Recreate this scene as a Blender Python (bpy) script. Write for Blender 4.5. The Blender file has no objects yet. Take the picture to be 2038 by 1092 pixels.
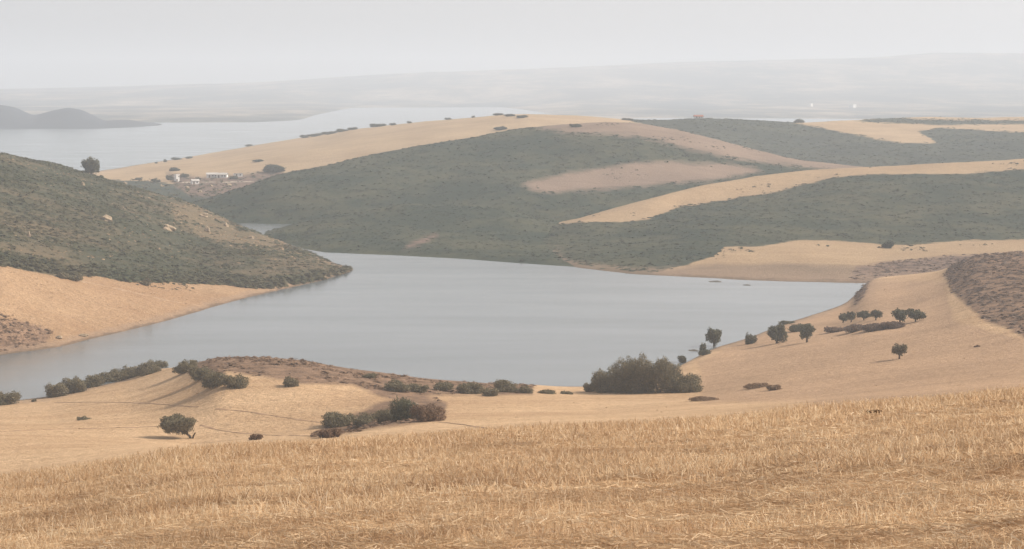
import bpy, math, random
import numpy as np
rng = np.random.default_rng(7)
random.seed(7)
S = bpy.context.scene
C = S.collection

# ------------------------------------------------------------------ camera, sky, sun, exposure
W_PX, H_PX = 2038.0, 1092.0
FPX = 3800.0                       # focal length in photo pixels
HOR = 165.0                        # eye level row in the photo
CAMZ = 85.0                        # metres above the lake
PITCH = math.atan((H_PX / 2 - HOR) / FPX)
cam_d = bpy.data.cameras.new('camera')
cam_d.sensor_width = 36.0
cam_d.lens = 36.0 * FPX / W_PX
cam_d.clip_start = 0.3
cam_d.clip_end = 60000
cam = bpy.data.objects.new('camera', cam_d)
C.objects.link(cam)
cam.location = (0, 0, CAMZ)
cam.rotation_euler = (math.pi / 2 - PITCH, 0, 0)
S.camera = cam

SUN_AZ = math.radians(78)          # clockwise from the view direction
SUN_EL = math.radians(36)
w = bpy.data.worlds.new('World')
S.world = w
w.use_nodes = True
nt = w.node_tree
sky = nt.nodes.new('ShaderNodeTexSky')
sky.sky_type = 'NISHITA'
sky.sun_disc = False
sky.sun_elevation = SUN_EL
sky.sun_rotation = SUN_AZ
sky.air_density = 1.0
sky.dust_density = 1.6
sky.ozone_density = 1.0
hs = nt.nodes.new('ShaderNodeHueSaturation')
hs.inputs['Saturation'].default_value = 0.10
nt.links.new(sky.outputs[0], hs.inputs['Color'])
bg = nt.nodes['Background']
bg.inputs['Strength'].default_value = 0.12
wt = nt.nodes.new('ShaderNodeMix'); wt.data_type = 'RGBA'; wt.blend_type = 'MULTIPLY'
wt.inputs[0].default_value = 1.0
wt.inputs[7].default_value = (1.0, 0.966, 0.970, 1)      # the evenly warm-white veil of a hazy summer sky
nt.links.new(hs.outputs[0], wt.inputs[6])
nt.links.new(wt.outputs[2], bg.inputs['Color'])

sl = bpy.data.lights.new('sun', 'SUN')
sl.energy = 4.0
sl.angle = math.radians(11.0)
sl.color = (1.0, 0.885, 0.75)
sun = bpy.data.objects.new('sun', sl)
C.objects.link(sun)
sun.rotation_euler = (math.pi / 2 - SUN_EL, 0, -SUN_AZ + math.pi)
sun.location = (400, 100, 400)

S.view_settings.view_transform = 'Standard'
S.view_settings.look = 'None'
S.view_settings.gamma = 1
S.view_settings.exposure = 0.44
S.view_settings.use_curve_mapping = False
S.cycles.volume_bounces = 8
S.cycles.max_bounces = 12
S.cycles.use_denoising = True
S.cycles.sample_clamp_indirect = 6.0

# ------------------------------------------------------------------ maths helpers
SP, CP = math.sin(PITCH), math.cos(PITCH)
def ray(px, py):
    """photo pixel -> (x per forward metre, height per forward metre)"""
    a = (px - W_PX / 2) / FPX
    b = (py - H_PX / 2) / FPX
    yy = CP - SP * b
    zz = -SP - CP * b
    return a / yy, zz / yy
def to_px(X, Y, Z):
    Z = Z - CAMZ
    fwd = Y * CP - Z * SP
    up = Y * SP + Z * CP
    return W_PX / 2 + FPX * X / fwd, H_PX / 2 - FPX * up / fwd

def _hash(ix, iy, seed):
    n = (ix * 374761393 + iy * 668265263 + seed * 1274126177) & 0x7fffffff
    n = ((n ^ (n >> 13)) * 1274126177) & 0x7fffffff
    return ((n ^ (n >> 16)) & 0xffff) / 32767.5 - 1.0
def vnoise(x, y, seed=0):
    ix = np.floor(x).astype(np.int64); iy = np.floor(y).astype(np.int64)
    fx = x - ix; fy = y - iy
    fx = fx * fx * (3 - 2 * fx); fy = fy * fy * (3 - 2 * fy)
    a = _hash(ix, iy, seed); b = _hash(ix + 1, iy, seed)
    c = _hash(ix, iy + 1, seed); d = _hash(ix + 1, iy + 1, seed)
    return (a + (b - a) * fx) * (1 - fy) + (c + (d - c) * fx) * fy
def fbm(x, y, seed=0, octv=4):
    s = 0; amp = 1.0; t = 0
    for k in range(octv):
        s = s + amp * vnoise(x * 2 ** k + 17.3 * k, y * 2 ** k - 9.1 * k, seed + k)
        t += amp; amp *= 0.5
    return s / t

def pchip_eval(Xk, Zk, seg, t):
    """Xk,Zk: (K,N) knots per column; seg (R,) knot index, t (R,) 0..1 -> X,Z (R,N)"""
    h = np.diff(Xk, axis=0); d = np.diff(Zk, axis=0) / h
    m = np.zeros_like(Zk)
    same = (d[:-1] * d[1:]) > 0
    w1 = 2 * h[1:] + h[:-1]; w2 = h[1:] + 2 * h[:-1]
    with np.errstate(divide='ignore', invalid='ignore'):
        hm = (w1 + w2) / (w1 / d[:-1] + w2 / d[1:])
    m[1:-1] = np.where(same, hm, 0.0)
    m[0] = d[0]; m[-1] = d[-1]
    x0 = Xk[seg]; hh = h[seg]; z0 = Zk[seg]; z1 = Zk[seg + 1]; m0 = m[seg]; m1 = m[seg + 1]
    t = t[:, None]
    X = x0 + hh * t
    Z = (2*t**3 - 3*t**2 + 1) * z0 + (t**3 - 2*t**2 + t) * hh * m0 + (-2*t**3 + 3*t**2) * z1 + (t**3 - t**2) * hh * m1
    return X, Z

def sdist(px, py, poly):
    """signed distance in px, positive inside"""
    P = np.array(poly, float); Q = np.roll(P, -1, axis=0)
    best = np.full(px.shape, 1e9); ins = np.zeros(px.shape, bool)
    for (x0, y0), (x1, y1) in zip(P, Q):
        dx, dy = x1 - x0, y1 - y0
        t = np.clip(((px - x0) * dx + (py - y0) * dy) / (dx * dx + dy * dy + 1e-9), 0, 1)
        best = np.minimum(best, np.hypot(px - x0 - t * dx, (py - y0 - t * dy)))
        if y0 != y1:
            cr = ((y0 > py) != (y1 > py)) & (px < (x1 - x0) * (py - y0) / (y1 - y0) + x0)
            ins ^= cr
    return np.where(ins, best, -best)
def cover(px, py, polys):
    if not polys: return np.zeros(px.shape)
    d = np.max([sdist(px, py, p) for p in polys], axis=0)
    return np.clip(0.5 + d / 40.0, 0, 1)

def mesh_from(name, co, faces=None, quads=None, tris=None, smooth=True):
    me = bpy.data.meshes.new(name)
    co = np.asarray(co, np.float32).reshape(-1, 3)
    me.vertices.add(len(co)); me.vertices.foreach_set('co', co.ravel())
    idx = quads if quads is not None else tris
    n = idx.shape[1]
    me.loops.add(idx.size); me.loops.foreach_set('vertex_index', idx.astype(np.int32).ravel())
    me.polygons.add(len(idx))
    me.polygons.foreach_set('loop_start', np.arange(0, idx.size, n, dtype=np.int32))
    me.polygons.foreach_set('use_smooth', np.full(len(idx), smooth))
    me.update(calc_edges=True)
    return me
def link(name, me, mat=None, parent=None):
    o = bpy.data.objects.new(name, me)
    C.objects.link(o)
    if mat is not None and me is not None: me.materials.append(mat)
    if parent is not None: o.parent = parent
    return o
def tag(o, label=None, cat=None, group=None, kind=None):
    if label: o['label'] = label
    if cat: o['category'] = cat
    if group: o['group'] = group
    if kind: o['kind'] = kind
    return o

# ------------------------------------------------------------------ materials
class NB:
    def __init__(self, name, rough=0.9, spec=0.2):
        self.m = bpy.data.materials.new(name); self.m.use_nodes = True
        self.t = self.m.node_tree; self.b = self.t.nodes['Principled BSDF']
        self.b.inputs['Roughness'].default_value = rough
        self.b.inputs['Specular IOR Level'].default_value = spec
        self._tc = None
    def n(self, typ, **kw):
        x = self.t.nodes.new(typ)
        for k, v in kw.items():
            if k in x.inputs: x.inputs[k].default_value = v
            else: setattr(x, k, v)
        return x
    def l(self, a, b): self.t.links.new(a, b)
    def pos(self, sx=1, sy=1, sz=1):
        if self._tc is None: self._tc = self.n('ShaderNodeNewGeometry')
        mp = self.n('ShaderNodeMapping'); mp.inputs['Scale'].default_value = (sx, sy, sz)
        self.l(self._tc.outputs['Position'], mp.inputs['Vector']); return mp.outputs[0]
    def noise(self, scale, detail=4, rough=0.55, vec=None):
        x = self.n('ShaderNodeTexNoise'); x.inputs['Scale'].default_value = scale
        x.inputs['Detail'].default_value = detail; x.inputs['Roughness'].default_value = rough
        self.l(vec if vec is not None else self.pos(), x.inputs['Vector']); return x.outputs['Fac']
    def ramp(self, fac, stops):
        r = self.n('ShaderNodeValToRGB'); e = r.color_ramp.elements
        while len(e) < len(stops): e.new(0.5)
        for k, (p, c) in enumerate(stops):
            e[k].position = p; e[k].color = (*c, 1)
        self.l(fac, r.inputs[0]); return r.outputs[0]
    def math(self, op, a, b=0.0, clamp=False):
        x = self.n('ShaderNodeMath', operation=op); x.use_clamp = clamp
        for k, v in enumerate((a, b)):
            if isinstance(v, (int, float)): x.inputs[k].default_value = v
            else: self.l(v, x.inputs[k])
        return x.outputs[0]
    def mix(self, fac, a, b, blend='MIX'):
        x = self.n('ShaderNodeMix', data_type='RGBA', blend_type=blend)
        for k, v in ((0, fac), (6, a), (7, b)):
            if isinstance(v, (int, float)): x.inputs[k].default_value = v
            elif isinstance(v, tuple): x.inputs[k].default_value = (*v, 1)
            else: self.l(v, x.inputs[k])
        return x.outputs[2]
    def attr(self, name):
        x = self.n('ShaderNodeAttribute', attribute_name=name); return x.outputs['Fac']
    def color(self, c):
        if isinstance(c, tuple): self.b.inputs['Base Color'].default_value = (*c, 1)
        else: self.l(c, self.b.inputs['Base Color'])
    def bump(self, h, strength=0.5, dist=0.3):
        x = self.n('ShaderNodeBump'); x.inputs['Strength'].default_value = strength
        x.inputs['Distance'].default_value = dist
        self.l(h, x.inputs['Height']); self.l(x.outputs[0], self.b.inputs['Normal'])

def land_material(name, gold_a, gold_b, scrub_a, scrub_b, heath=(0.155, 0.108, 0.082), pale=(0.34, 0.235, 0.17), fine=1.0, jitter=0.25, pale_mix=1.0, shore=True, pale_soft=0.12):
    b = NB(name, 0.95, 0.1)
    nz = b.noise(0.02 * fine, 5)
    st = b.noise(0.07 * fine, 6, 0.65, b.pos(0.30, 1.7, 1.0))
    fn = b.noise(0.5 * fine, 4, 0.65, b.pos(0.6, 1.3, 1.0))
    dia = b.n('ShaderNodeMapping'); dia.inputs['Rotation'].default_value = (0, 0, 0.6); dia.inputs['Scale'].default_value = (0.12, 1.0, 1.0)
    b.l(b.pos(), dia.inputs['Vector'])
    fur = b.noise(0.16 * fine, 4, 0.7, dia.outputs[0])
    fac = b.math('ADD', b.math('MULTIPLY', nz, 0.4), b.math('ADD', b.math('MULTIPLY', st, 0.35), b.math('MULTIPLY', fur, 0.25)))
    gold = b.ramp(fac, [(0.42, gold_a), (0.57, gold_b)])
    dk = b.math('MULTIPLY', b.math('SUBTRACT', b.math('ADD', b.math('MULTIPLY', fn, 0.5), b.math('MULTIPLY', st, 0.5)), 0.50, True), 3.5, True)
    gold = b.mix(dk, gold, tuple(c * 0.66 for c in gold_a))
    scr = b.ramp(b.noise(0.016 * fine, 7, 0.72), [(0.42, scrub_a), (0.60, scrub_b)])
    jit = b.math('MULTIPLY', b.math('SUBTRACT', b.noise(0.06, 6, 0.65), 0.5), jitter * 2)
    def m(a, lo=-0.03, hi=0.03):
        v = b.math('SUBTRACT', b.math('ADD', b.attr(a), jit), 0.5)
        return b.math('MULTIPLY', b.math('ADD', v, -lo), 1.0 / (hi - lo), True)
    col = b.mix(m('scrub'), gold, scr)
    pl = b.ramp(b.math('ADD', b.math('MULTIPLY', st, .5), b.math('MULTIPLY', nz, .5)), [(0.38, tuple(c * 0.78 for c in pale)), (0.62, tuple(c * 1.08 for c in pale))])
    pl = b.mix(b.math('MULTIPLY', dk, 0.7), pl, tuple(c * 0.62 for c in pale))
    col = b.mix(b.math('MULTIPLY', m('pale', -pale_soft, pale_soft), pale_mix), col, pl)
    hth = b.ramp(b.noise(0.2 * fine, 5, 0.65), [(0.35, tuple(c * 0.75 for c in heath)), (0.65, tuple(min(1, c * 1.5) for c in heath))])
    col = b.mix(m('heath', -0.1, 0.1), col, hth)
    if shore:
        sep = b.n('ShaderNodeSeparateXYZ'); b.l(b._tc.outputs['Position'], sep.inputs[0])
        zz = b.math('ADD', sep.outputs['Z'], b.math('MULTIPLY', b.math('SUBTRACT', b.noise(0.12, 5, 0.7), 0.5), 1.6))
        palef = b.math('MULTIPLY', b.math('SUBTRACT', 1.5, zz), 1.4, True)
        col = b.mix(b.math('MULTIPLY', palef, 0.55), col, (0.33, 0.235, 0.165))
        wetf = b.math('MULTIPLY', b.math('SUBTRACT', 0.50, zz), 2.5, True)
        col = b.mix(b.math('MULTIPLY', wetf, 0.8), col, (0.15, 0.108, 0.074))
    spk = b.ramp(b.noise(1.6 * fine, 5, 0.75, b.pos(0.7, 1.1, 1.0)), [(0.36, (0.72, 0.70, 0.67)), (0.62, (1.12, 1.12, 1.12))])
    col = b.mix(1.0, col, spk, 'MULTIPLY')
    b.color(col)
    b.bump(b.noise(0.35 * fine, 6, 0.75), 0.9, 1.0 / fine)
    return b.m

GOLD_A, GOLD_B = (0.45, 0.297, 0.172), (0.62, 0.433, 0.262)
M_near = land_material('dry_slope', GOLD_A, GOLD_B, (0.07, 0.06, 0.035), (0.10, 0.085, 0.05), pale=(0.48, 0.32, 0.20), heath=(0.20, 0.13, 0.085))
M_left = land_material('left_hill', (0.35, 0.218, 0.122), (0.44, 0.292, 0.172), (0.060, 0.066, 0.040), (0.150, 0.118, 0.072), pale=(0.22, 0.165, 0.098), heath=(0.22, 0.14, 0.09), pale_mix=0.6)
M_dark = land_material('scrub_hill', (0.38, 0.27, 0.16), (0.46, 0.335, 0.20), (0.027, 0.044, 0.028), (0.074, 0.080, 0.045), pale=(0.28, 0.203, 0.152), jitter=0.32, shore=False, pale_soft=0.15)
M_right = land_material('ridge', (0.36, 0.25, 0.15), (0.44, 0.315, 0.19), (0.027, 0.044, 0.028), (0.076, 0.080, 0.045), pale=(0.25, 0.18, 0.12), jitter=0.16)
M_far = land_material('far_hill', (0.38, 0.27, 0.165), (0.50, 0.37, 0.23), (0.038, 0.052, 0.040), (0.062, 0.074, 0.052), jitter=0.16)

# ------------------------------------------------------------------ terrain sheets
SHEETS = []
class Sheet:
    def __init__(self, name, rows, nsub, mat, label, step=5.0, noise=(1.0, 60.0), polys={}, x0=-420, x1=2460, seed=1, nfade=4.0, smooth=2):
        cols = np.arange(x0, x1 + 1, step)
        u = np.array([ray(c, 546)[0] for c in cols])
        K = len(rows)
        Yk = np.zeros((K, len(u))); Zk = np.zeros((K, len(u)))
        for k, row in enumerate(rows):
            nu, ny, nz = [], [], []
            for nd in row:
                if nd[0] == 'P':
                    uu, tv = ray(nd[1], nd[2]); y = nd[3]; z = CAMZ + y * tv
                elif nd[0] == 'W':
                    uu, tv = ray(nd[1], nd[2]); y = -CAMZ / tv; z = 0.0
                else:
                    uu, tv = ray(nd[1], 546); y = nd[2]; z = nd[3]
                nu.append(uu); ny.append(y); nz.append(z)
            nu = np.array(nu)
            Yk[k] = np.interp(u, nu, ny); Zk[k] = np.interp(u, nu, nz)
        ker = np.hanning(2 * smooth + 3)[1:-1]; ker /= ker.sum()
        for A in (Yk, Zk):
            for k in range(K):
                A[k] = np.convolve(np.pad(A[k], smooth, mode='edge'), ker, 'valid')
        for k in range(1, K):
            Yk[k] = np.maximum(Yk[k], Yk[k - 1] + 4.0)
        seg, tt = [], []
        for k, n in enumerate(nsub):
            for i in range(n):
                seg.append(k); tt.append(i / n)
        seg.append(K - 2); tt.append(1.0)
        Y, Z = pchip_eval(Yk, Zk, np.array(seg), np.array(tt))
        X = Y * u[None, :]
        amp, wl = noise
        fade = np.clip((Z + 1.0) / nfade, 0.12, 1)
        Z = Z + amp * fade * fbm(X / wl, Y / wl, seed, 5)
        self.u, self.X, self.Y, self.Z = u, X, Y, Z
        R, N = Y.shape
        idx = np.arange(R * N).reshape(R, N)
        quads = np.stack([idx[:-1, :-1], idx[:-1, 1:], idx[1:, 1:], idx[1:, :-1]], -1).reshape(-1, 4)
        co = np.stack([X, Y, Z], -1).reshape(-1, 3)
        me = mesh_from(name, co, quads=quads)
        px, py = to_px(X.ravel(), Y.ravel(), Z.ravel())
        self.px, self.py = px.reshape(R, N), py.reshape(R, N)
        self.att = {}
        for a in ('scrub', 'heath', 'pale'):
            v = cover(px, py, polys.get(a, []))
            self.att[a] = v.reshape(R, N)
            at = me.attributes.new(a, 'FLOAT', 'POINT'); at.data.foreach_set('value', v.astype(np.float32))
        self.o = tag(link(name, me, mat), label, None, None, 'structure')
        SHEETS.append(self)
    def col(self, u):
        f = np.clip((u - self.u[0]) / (self.u[-1] - self.u[0]) * (len(self.u) - 1), 0, len(self.u) - 1.001)
        i = int(f); t = f - i
        return self.Y[:, i] * (1 - t) + self.Y[:, i + 1] * t, self.Z[:, i] * (1 - t) + self.Z[:, i + 1] * t
    def hit(self, px, py):
        u, tv = ray(px, py)
        Y, Z = self.col(u)
        g = Z - (CAMZ + Y * tv)
        k = np.nonzero((g[:-1] < 0) & (g[1:] >= 0))[0]
        if len(k) == 0: return None
        k = k[0]; t = -g[k] / (g[k + 1] - g[k])
        y = Y[k] + t * (Y[k + 1] - Y[k]); z = Z[k] + t * (Z[k + 1] - Z[k])
        return np.array([u * y, y, z])
    def z_at(self, x, y):
        Y, Z = self.col(x / y)
        return float(np.interp(y, Y, Z))
def place(px, py, sheet=None):
    """point of the terrain seen at a photo pixel; falls down the column to the nearest land"""
    for dy in range(0, 60):
        for sgn in (1,):
            best = None
            for s in ([sheet] if sheet else SHEETS):
                h = s.hit(px, py + dy)
                if h is not None and h[2] > -0.6 and (best is None or h[1] < best[0][1]): best = (h, s)
            if best is not None: return best
    raise RuntimeError('no land at %s %s' % (px, py))

def P(x, y, d): return ('P', x, y, d)
def Wt(x, y): return ('W', x, y)
def Z(x, d, z): return ('Z', x, d, z)

# ground sheet under everything, to the horizon
gm = NB('ground_soil', 0.95, 0.1); gm.color((0.16, 0.12, 0.08))
gq = mesh_from('ground', [(-17000, -1500, -7), (17000, -1500, -7), (17000, 17000, -7), (-17000, 17000, -7)], quads=np.array([[0, 1, 2, 3]]))
tag(link('ground', gq, gm.m), 'dry ground under the lake and the plain', None, None, 'structure')

# the near slope with the lone tree, the shore banks and the right-hand slope
near = Sheet('hillside', [
    [Z(-500, 95, 54), Z(1019, 95, 56), Z(2540, 95, 58)],
    [Z(-500, 200, 36), Z(0, 200, 37), Z(1019, 200, 41), Z(2540, 200, 47)],
    [P(-500, 950, 300), P(0, 935, 300), P(400, 892, 300), P(600, 872, 300), P(1000, 850, 300), P(1300, 840, 300), P(1640, 815, 300), P(2038, 780, 300), P(2540, 740, 300)],
    [P(-500, 865, 400), P(0, 857, 400), P(375, 868, 390), P(700, 838, 395), P(800, 815, 395), P(900, 818, 390), P(1200, 815, 395), P(1450, 798, 395), P(1640, 775, 395), P(2038, 722, 400), P(2540, 680, 400)],
    [P(-500, 825, 480), P(0, 815, 480), P(100, 800, 495), P(250, 765, 515), P(330, 755, 490), P(430, 745, 450), P(600, 760, 440), P(850, 788, 440), P(1050, 793, 440), P(1160, 793, 445), P(1300, 788, 450), P(1400, 778, 460), P(1480, 758, 470), P(1560, 738, 480), P(1640, 720, 490), P(1800, 690, 505), P(2038, 648, 500), P(2540, 600, 500)],
    [Wt(-500, 815), Wt(0, 801), Wt(100, 788), Wt(250, 755), P(330, 735, 530), P(430, 715, 490), P(540, 717, 485), P(600, 723, 480), P(700, 741, 480), P(850, 759, 480), P(1050, 769, 485), P(1160, 775, 490), P(1300, 765, 500), P(1390, 722, 560), Wt(1420, 692), Wt(1490, 673), Wt(1560, 644), Wt(1620, 626), Wt(1680, 606), Wt(1700, 596), Wt(1706, 580), Wt(1715, 567), P(1740, 557, 800), P(1800, 553, 790), P(1880, 541, 760), P(1900, 529, 750), P(1940, 511, 740), P(2038, 505, 720), P(2540, 470, 700)],
    [Z(-500, 560, -4), Z(0, 560, -4), Z(250, 600, -4), Z(430, 590, -5), Z(1000, 560, -5), Z(1300, 570, -5), Z(1420, 660, -4), Z(1560, 740, -4), Z(1700, 800, -3), Z(1740, 900, -5), Z(2540, 900, -5)],
], [14, 16, 26, 26, 26, 10], M_near, 'golden dry slope falling from the stubble field to the lake shore', 4.0, (0.8, 55.0), {
    'heath': [[(1878, 545), (1900, 525), (1940, 506), (2038, 498), (2600, 440), (2600, 720), (2038, 672), (2000, 650), (1960, 640), (1930, 610), (1905, 595), (1890, 572)],
              [(430, 700), (540, 700), (640, 710), (720, 732), (850, 748), (960, 755), (1060, 765), (1060, 785), (960, 785), (860, 785), (800, 800), (760, 790), (700, 765), (600, 762), (540, 750), (480, 745), (440, 735)],
              [(760, 800), (840, 785), (890, 800), (885, 825), (850, 838), (760, 850), (700, 862), (640, 868), (620, 872), (650, 845)],
              [(350, 715), (380, 704), (440, 700), (450, 745), (400, 750), (350, 735)],
              [(1688, 614), (1699, 600), (1702, 585), (1711, 564), (1732, 557), (1726, 572), (1720, 592), (1708, 606)]],
    'pale': [[(1400, 800), (1390, 720), (1560, 635), (1720, 555), (1880, 560), (1900, 640), (2060, 680), (2600, 640), (2600, 900), (1700, 900), (1620, 800)]],
}, seed=3, smooth=9)

left = Sheet('hill', [
    [Z(-500, 470, -4), Z(0, 530, -4), Z(340, 620, -4), Z(540, 715, -4), Z(695, 800, -4), Z(2540, 820, -6)],
    [Wt(-500, 760), Wt(0, 706), Wt(120, 690), Wt(240, 660), Wt(340, 635), Wt(400, 618), Wt(540, 580), Wt(560, 575), Wt(640, 557), Wt(695, 541), Z(760, 885, -3), Z(1000, 890, -5), Z(2540, 890, -6)],
    [P(-500, 500, 690), P(0, 527, 680), P(130, 550, 700), P(300, 560, 740), P(400, 566, 765), Z(540, 787, 1.2), Z(640, 836, 2.2), Z(695, 866, 0.4), Z(760, 905, -3), Z(1000, 905, -5), Z(2540, 905, -6)],
    [P(-500, 390, 850), P(0, 415, 840), P(200, 448, 870), P(400, 498, 890), P(540, 528, 850), P(640, 528, 862), Z(695, 874, 0.4), Z(760, 915, -3), Z(1000, 915, -5), Z(2540, 915, -6)],
    [P(-500, 220, 1050), P(0, 304, 1050), P(100, 326, 1090), P(200, 354, 1120), P(300, 386, 1100), P(380, 409, 1080), P(430, 431, 1060), P(470, 453, 1030), P(540, 481, 980), P(600, 501, 940), P(650, 521, 895), Z(695, 888, 0), Z(760, 935, -3), Z(1000, 935, -5), Z(2540, 935, -6)],
    [Z(-500, 1300, -3), Z(200, 1300, -3), Z(470, 1160, -4), Z(695, 960, -4), Z(2540, 980, -6)],
], [10, 22, 26, 30, 8], M_left, 'scrubby left hill with a golden strip above the lake', 4.0, (2.4, 70.0), {
    'scrub': [[(-600, 515), (0, 527), (80, 540), (130, 553), (190, 548), (250, 560), (310, 560), (400, 565), (480, 570), (545, 573), (640, 560), (720, 545), (720, 380), (300, 200), (-600, 100)]],
    'heath': [[(-600, 600), (0, 632), (50, 640), (105, 660), (90, 685), (0, 712), (-600, 790)]],
    'pale': [[(330, 405), (400, 405), (480, 450), (600, 497), (690, 538), (640, 525), (540, 505), (420, 480), (350, 440)]],
}, x1=1000, seed=11)

spur = Sheet('headland', [
    [Z(300, 960, -5), Z(535, 980, -5), Z(900, 880, -5), Z(2540, 800, -6)],
    [Z(300, 1000, -5), Z(500, 1030, -2.5), Wt(535, 473), Wt(600, 495), Wt(650, 503), Wt(800, 508), Wt(900, 513), Wt(1000, 521), Wt(1150, 531), Wt(1260, 543), Z(1330, 860, -2), Z(2540, 870, -6)],
    [Z(300, 1040, -5), Z(500, 1072, -1.8), Z(535, 1066, 0.6), Z(560, 1075, 2.0), P(600, 468, 1050), P(650, 460, 1050), P(800, 455, 1050), P(1000, 462, 1040), P(1100, 480, 1010), Z(1200, 980, 1), Z(1330, 960, -2), Z(2540, 960, -6)],
    [Z(300, 1090, -5), Z(500, 1090, -2), Z(535, 1085, 0.4), P(575, 450, 1100), P(650, 430, 1120), P(800, 408, 1135), P(1000, 415, 1125), P(1100, 445, 1095), Z(1200, 1040, 0), Z(1330, 1000, -2), Z(2540, 1000, -6)],
    [Z(300, 1130, -5), Z(575, 1150, -4), Z(640, 1180, -1), Z(1000, 1200, 2), Z(1330, 1200, -4), Z(2540, 1200, -6)],
], [6, 22, 16, 8], M_dark, 'dark green scrub headland reaching into the lake', 5.0, (1.6, 50.0), {
    'scrub': [[(0, 0), (3000, 0), (3000, 1500), (0, 1500)]],
    'heath': [[(800, 494), (826, 480), (866, 466), (872, 469), (836, 486), (806, 496)]],
}, x0=300, x1=1500, seed=21)

right = Sheet('hill', [
    [Z(850, 800, -6), Z(1150, 800, -5), Z(1715, 760, -5), Z(2540, 700, -5)],
    [Z(850, 870, -6), Z(1050, 880, -3), Wt(1150, 532), Wt(1260, 545), Wt(1340, 549), Wt(1440, 555), Wt(1560, 560), Wt(1715, 563), Wt(1900, 570), Wt(2540, 580)],
    [Z(850, 930, -6), Z(1050, 930, -1.5), Z(1150, 925, 2), P(1260, 515, 900), P(1370, 512, 905), P(1440, 488, 950), P(1600, 475, 980), P(1760, 485, 975), P(2038, 475, 1000), P(2540, 470, 1000)],
    [Z(850, 1000, -6), Z(1050, 1000, 1), P(1155, 475, 1010), P(1290, 455, 1040), P(1400, 430, 1080), P(1600, 410, 1110), P(2038, 400, 1130), P(2540, 395, 1130)],
    [Z(850, 1060, -6), Z(1050, 1055, 0.5), P(1155, 441, 1070), P(1290, 420, 1110), P(1350, 410, 1150), P(1450, 394, 1180), P(1550, 379, 1200), P(1660, 351, 1240), P(1740, 346, 1250), P(2038, 336, 1270), P(2540, 320, 1270)],
    [Z(850, 1080, -6), Z(1050, 1080, 0.5), P(1155, 437, 1090), P(1300, 394, 1160), P(1400, 368, 1205), P(1500, 352, 1240), P(1600, 340, 1270), P(1680, 335, 1285), P(1850, 325, 1300), P(2038, 315, 1310), P(2540, 300, 1310)],
    [Z(850, 1150, -6), Z(1155, 1200, 0), Z(1700, 1400, 0), Z(2540, 1430, 0)],
], [6, 18, 22, 22, 8, 8], M_right, 'dark green ridge with a golden crest behind the golden shore field', 5.0, (1.5, 55.0), {
    'scrub': [[(800, 560), (1000, 465), (1155, 441), (1240, 443), (1290, 436), (1350, 413), (1450, 396), (1550, 381), (1660, 352), (1740, 347), (1900, 346), (2038, 337), (2600, 325), (2600, 478), (2038, 476), (1900, 479), (1820, 487), (1760, 487), (1700, 480), (1600, 477), (1560, 482), (1500, 490), (1440, 492), (1420, 510), (1370, 525), (1330, 535), (1300, 552), (1260, 560)]],
    'heath': [[(1690, 560), (1705, 530), (1780, 520), (1900, 508), (2600, 490), (2600, 620), (1800, 600)]],
    'pale': [[(1300, 540), (1400, 527), (1560, 524), (1720, 530), (1720, 575), (1300, 570)]],
}, x0=850, seed=31)

dark = Sheet('hill', [
    [Z(200, 1100, -5), Z(2540, 1100, -5)],
    [Z(200, 1150, -5), Z(380, 1155, -2), Wt(440, 442), Wt(470, 444), Wt(575, 446), Z(700, 1150, 3), Z(1000, 1150, 5), Z(1640, 1200, 6), Z(2540, 1230, 6)],
    [Z(200, 1200, -5), Z(380, 1200, 1.0), P(450, 415, 1215), P(560, 390, 1230), P(640, 375, 1240), P(850, 340, 1300), P(1050, 320, 1330), P(1250, 345, 1300), P(1400, 355, 1300), P(1600, 345, 1350), P(2038, 345, 1380), P(2540, 345, 1380)],
    [Z(200, 1230, -5), P(370, 412, 1240), P(390, 405, 1250), P(450, 386, 1280), P(560, 346, 1330), P(640, 329, 1360), P(760, 302, 1400), P(850, 285, 1430), P(950, 271, 1460), P(1010, 259, 1480), P(1050, 254, 1490), P(1130, 246, 1500), P(1200, 242, 1510), P(1260, 243, 1520), P(1350, 257, 1510), P(1400, 270, 1500), P(1500, 296, 1480), P(1600, 319, 1450), P(1680, 329, 1430), P(1740, 335, 1420), P(2038, 342, 1410), P(2540, 345, 1410)],
    [Z(200, 1400, -6), Z(390, 1400, -4), Z(1050, 1700, 14), Z(1680, 1600, -4), Z(2540, 1600, -4)],
], [6, 22, 30, 8], M_dark, 'big dark green scrub hill behind the lake with pinkish bare fields', 5.0, (1.8, 70.0), {
    'scrub': [[(0, 0), (3000, 0), (3000, 1500), (0, 1500)]],
    'pale': [[(1050, 250), (1130, 228), (1260, 226), (1360, 240), (1410, 258), (1500, 284), (1600, 308), (1720, 322), (1720, 342), (1600, 332), (1500, 321), (1400, 304), (1320, 282), (1260, 270), (1200, 267), (1130, 264)],
             [(1036, 367), (1100, 350), (1150, 340), (1250, 325), (1330, 321), (1480, 330), (1520, 340), (1460, 352), (1400, 361), (1300, 367), (1200, 377), (1100, 382), (1060, 380)]],
}, x0=200, seed=41)

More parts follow.
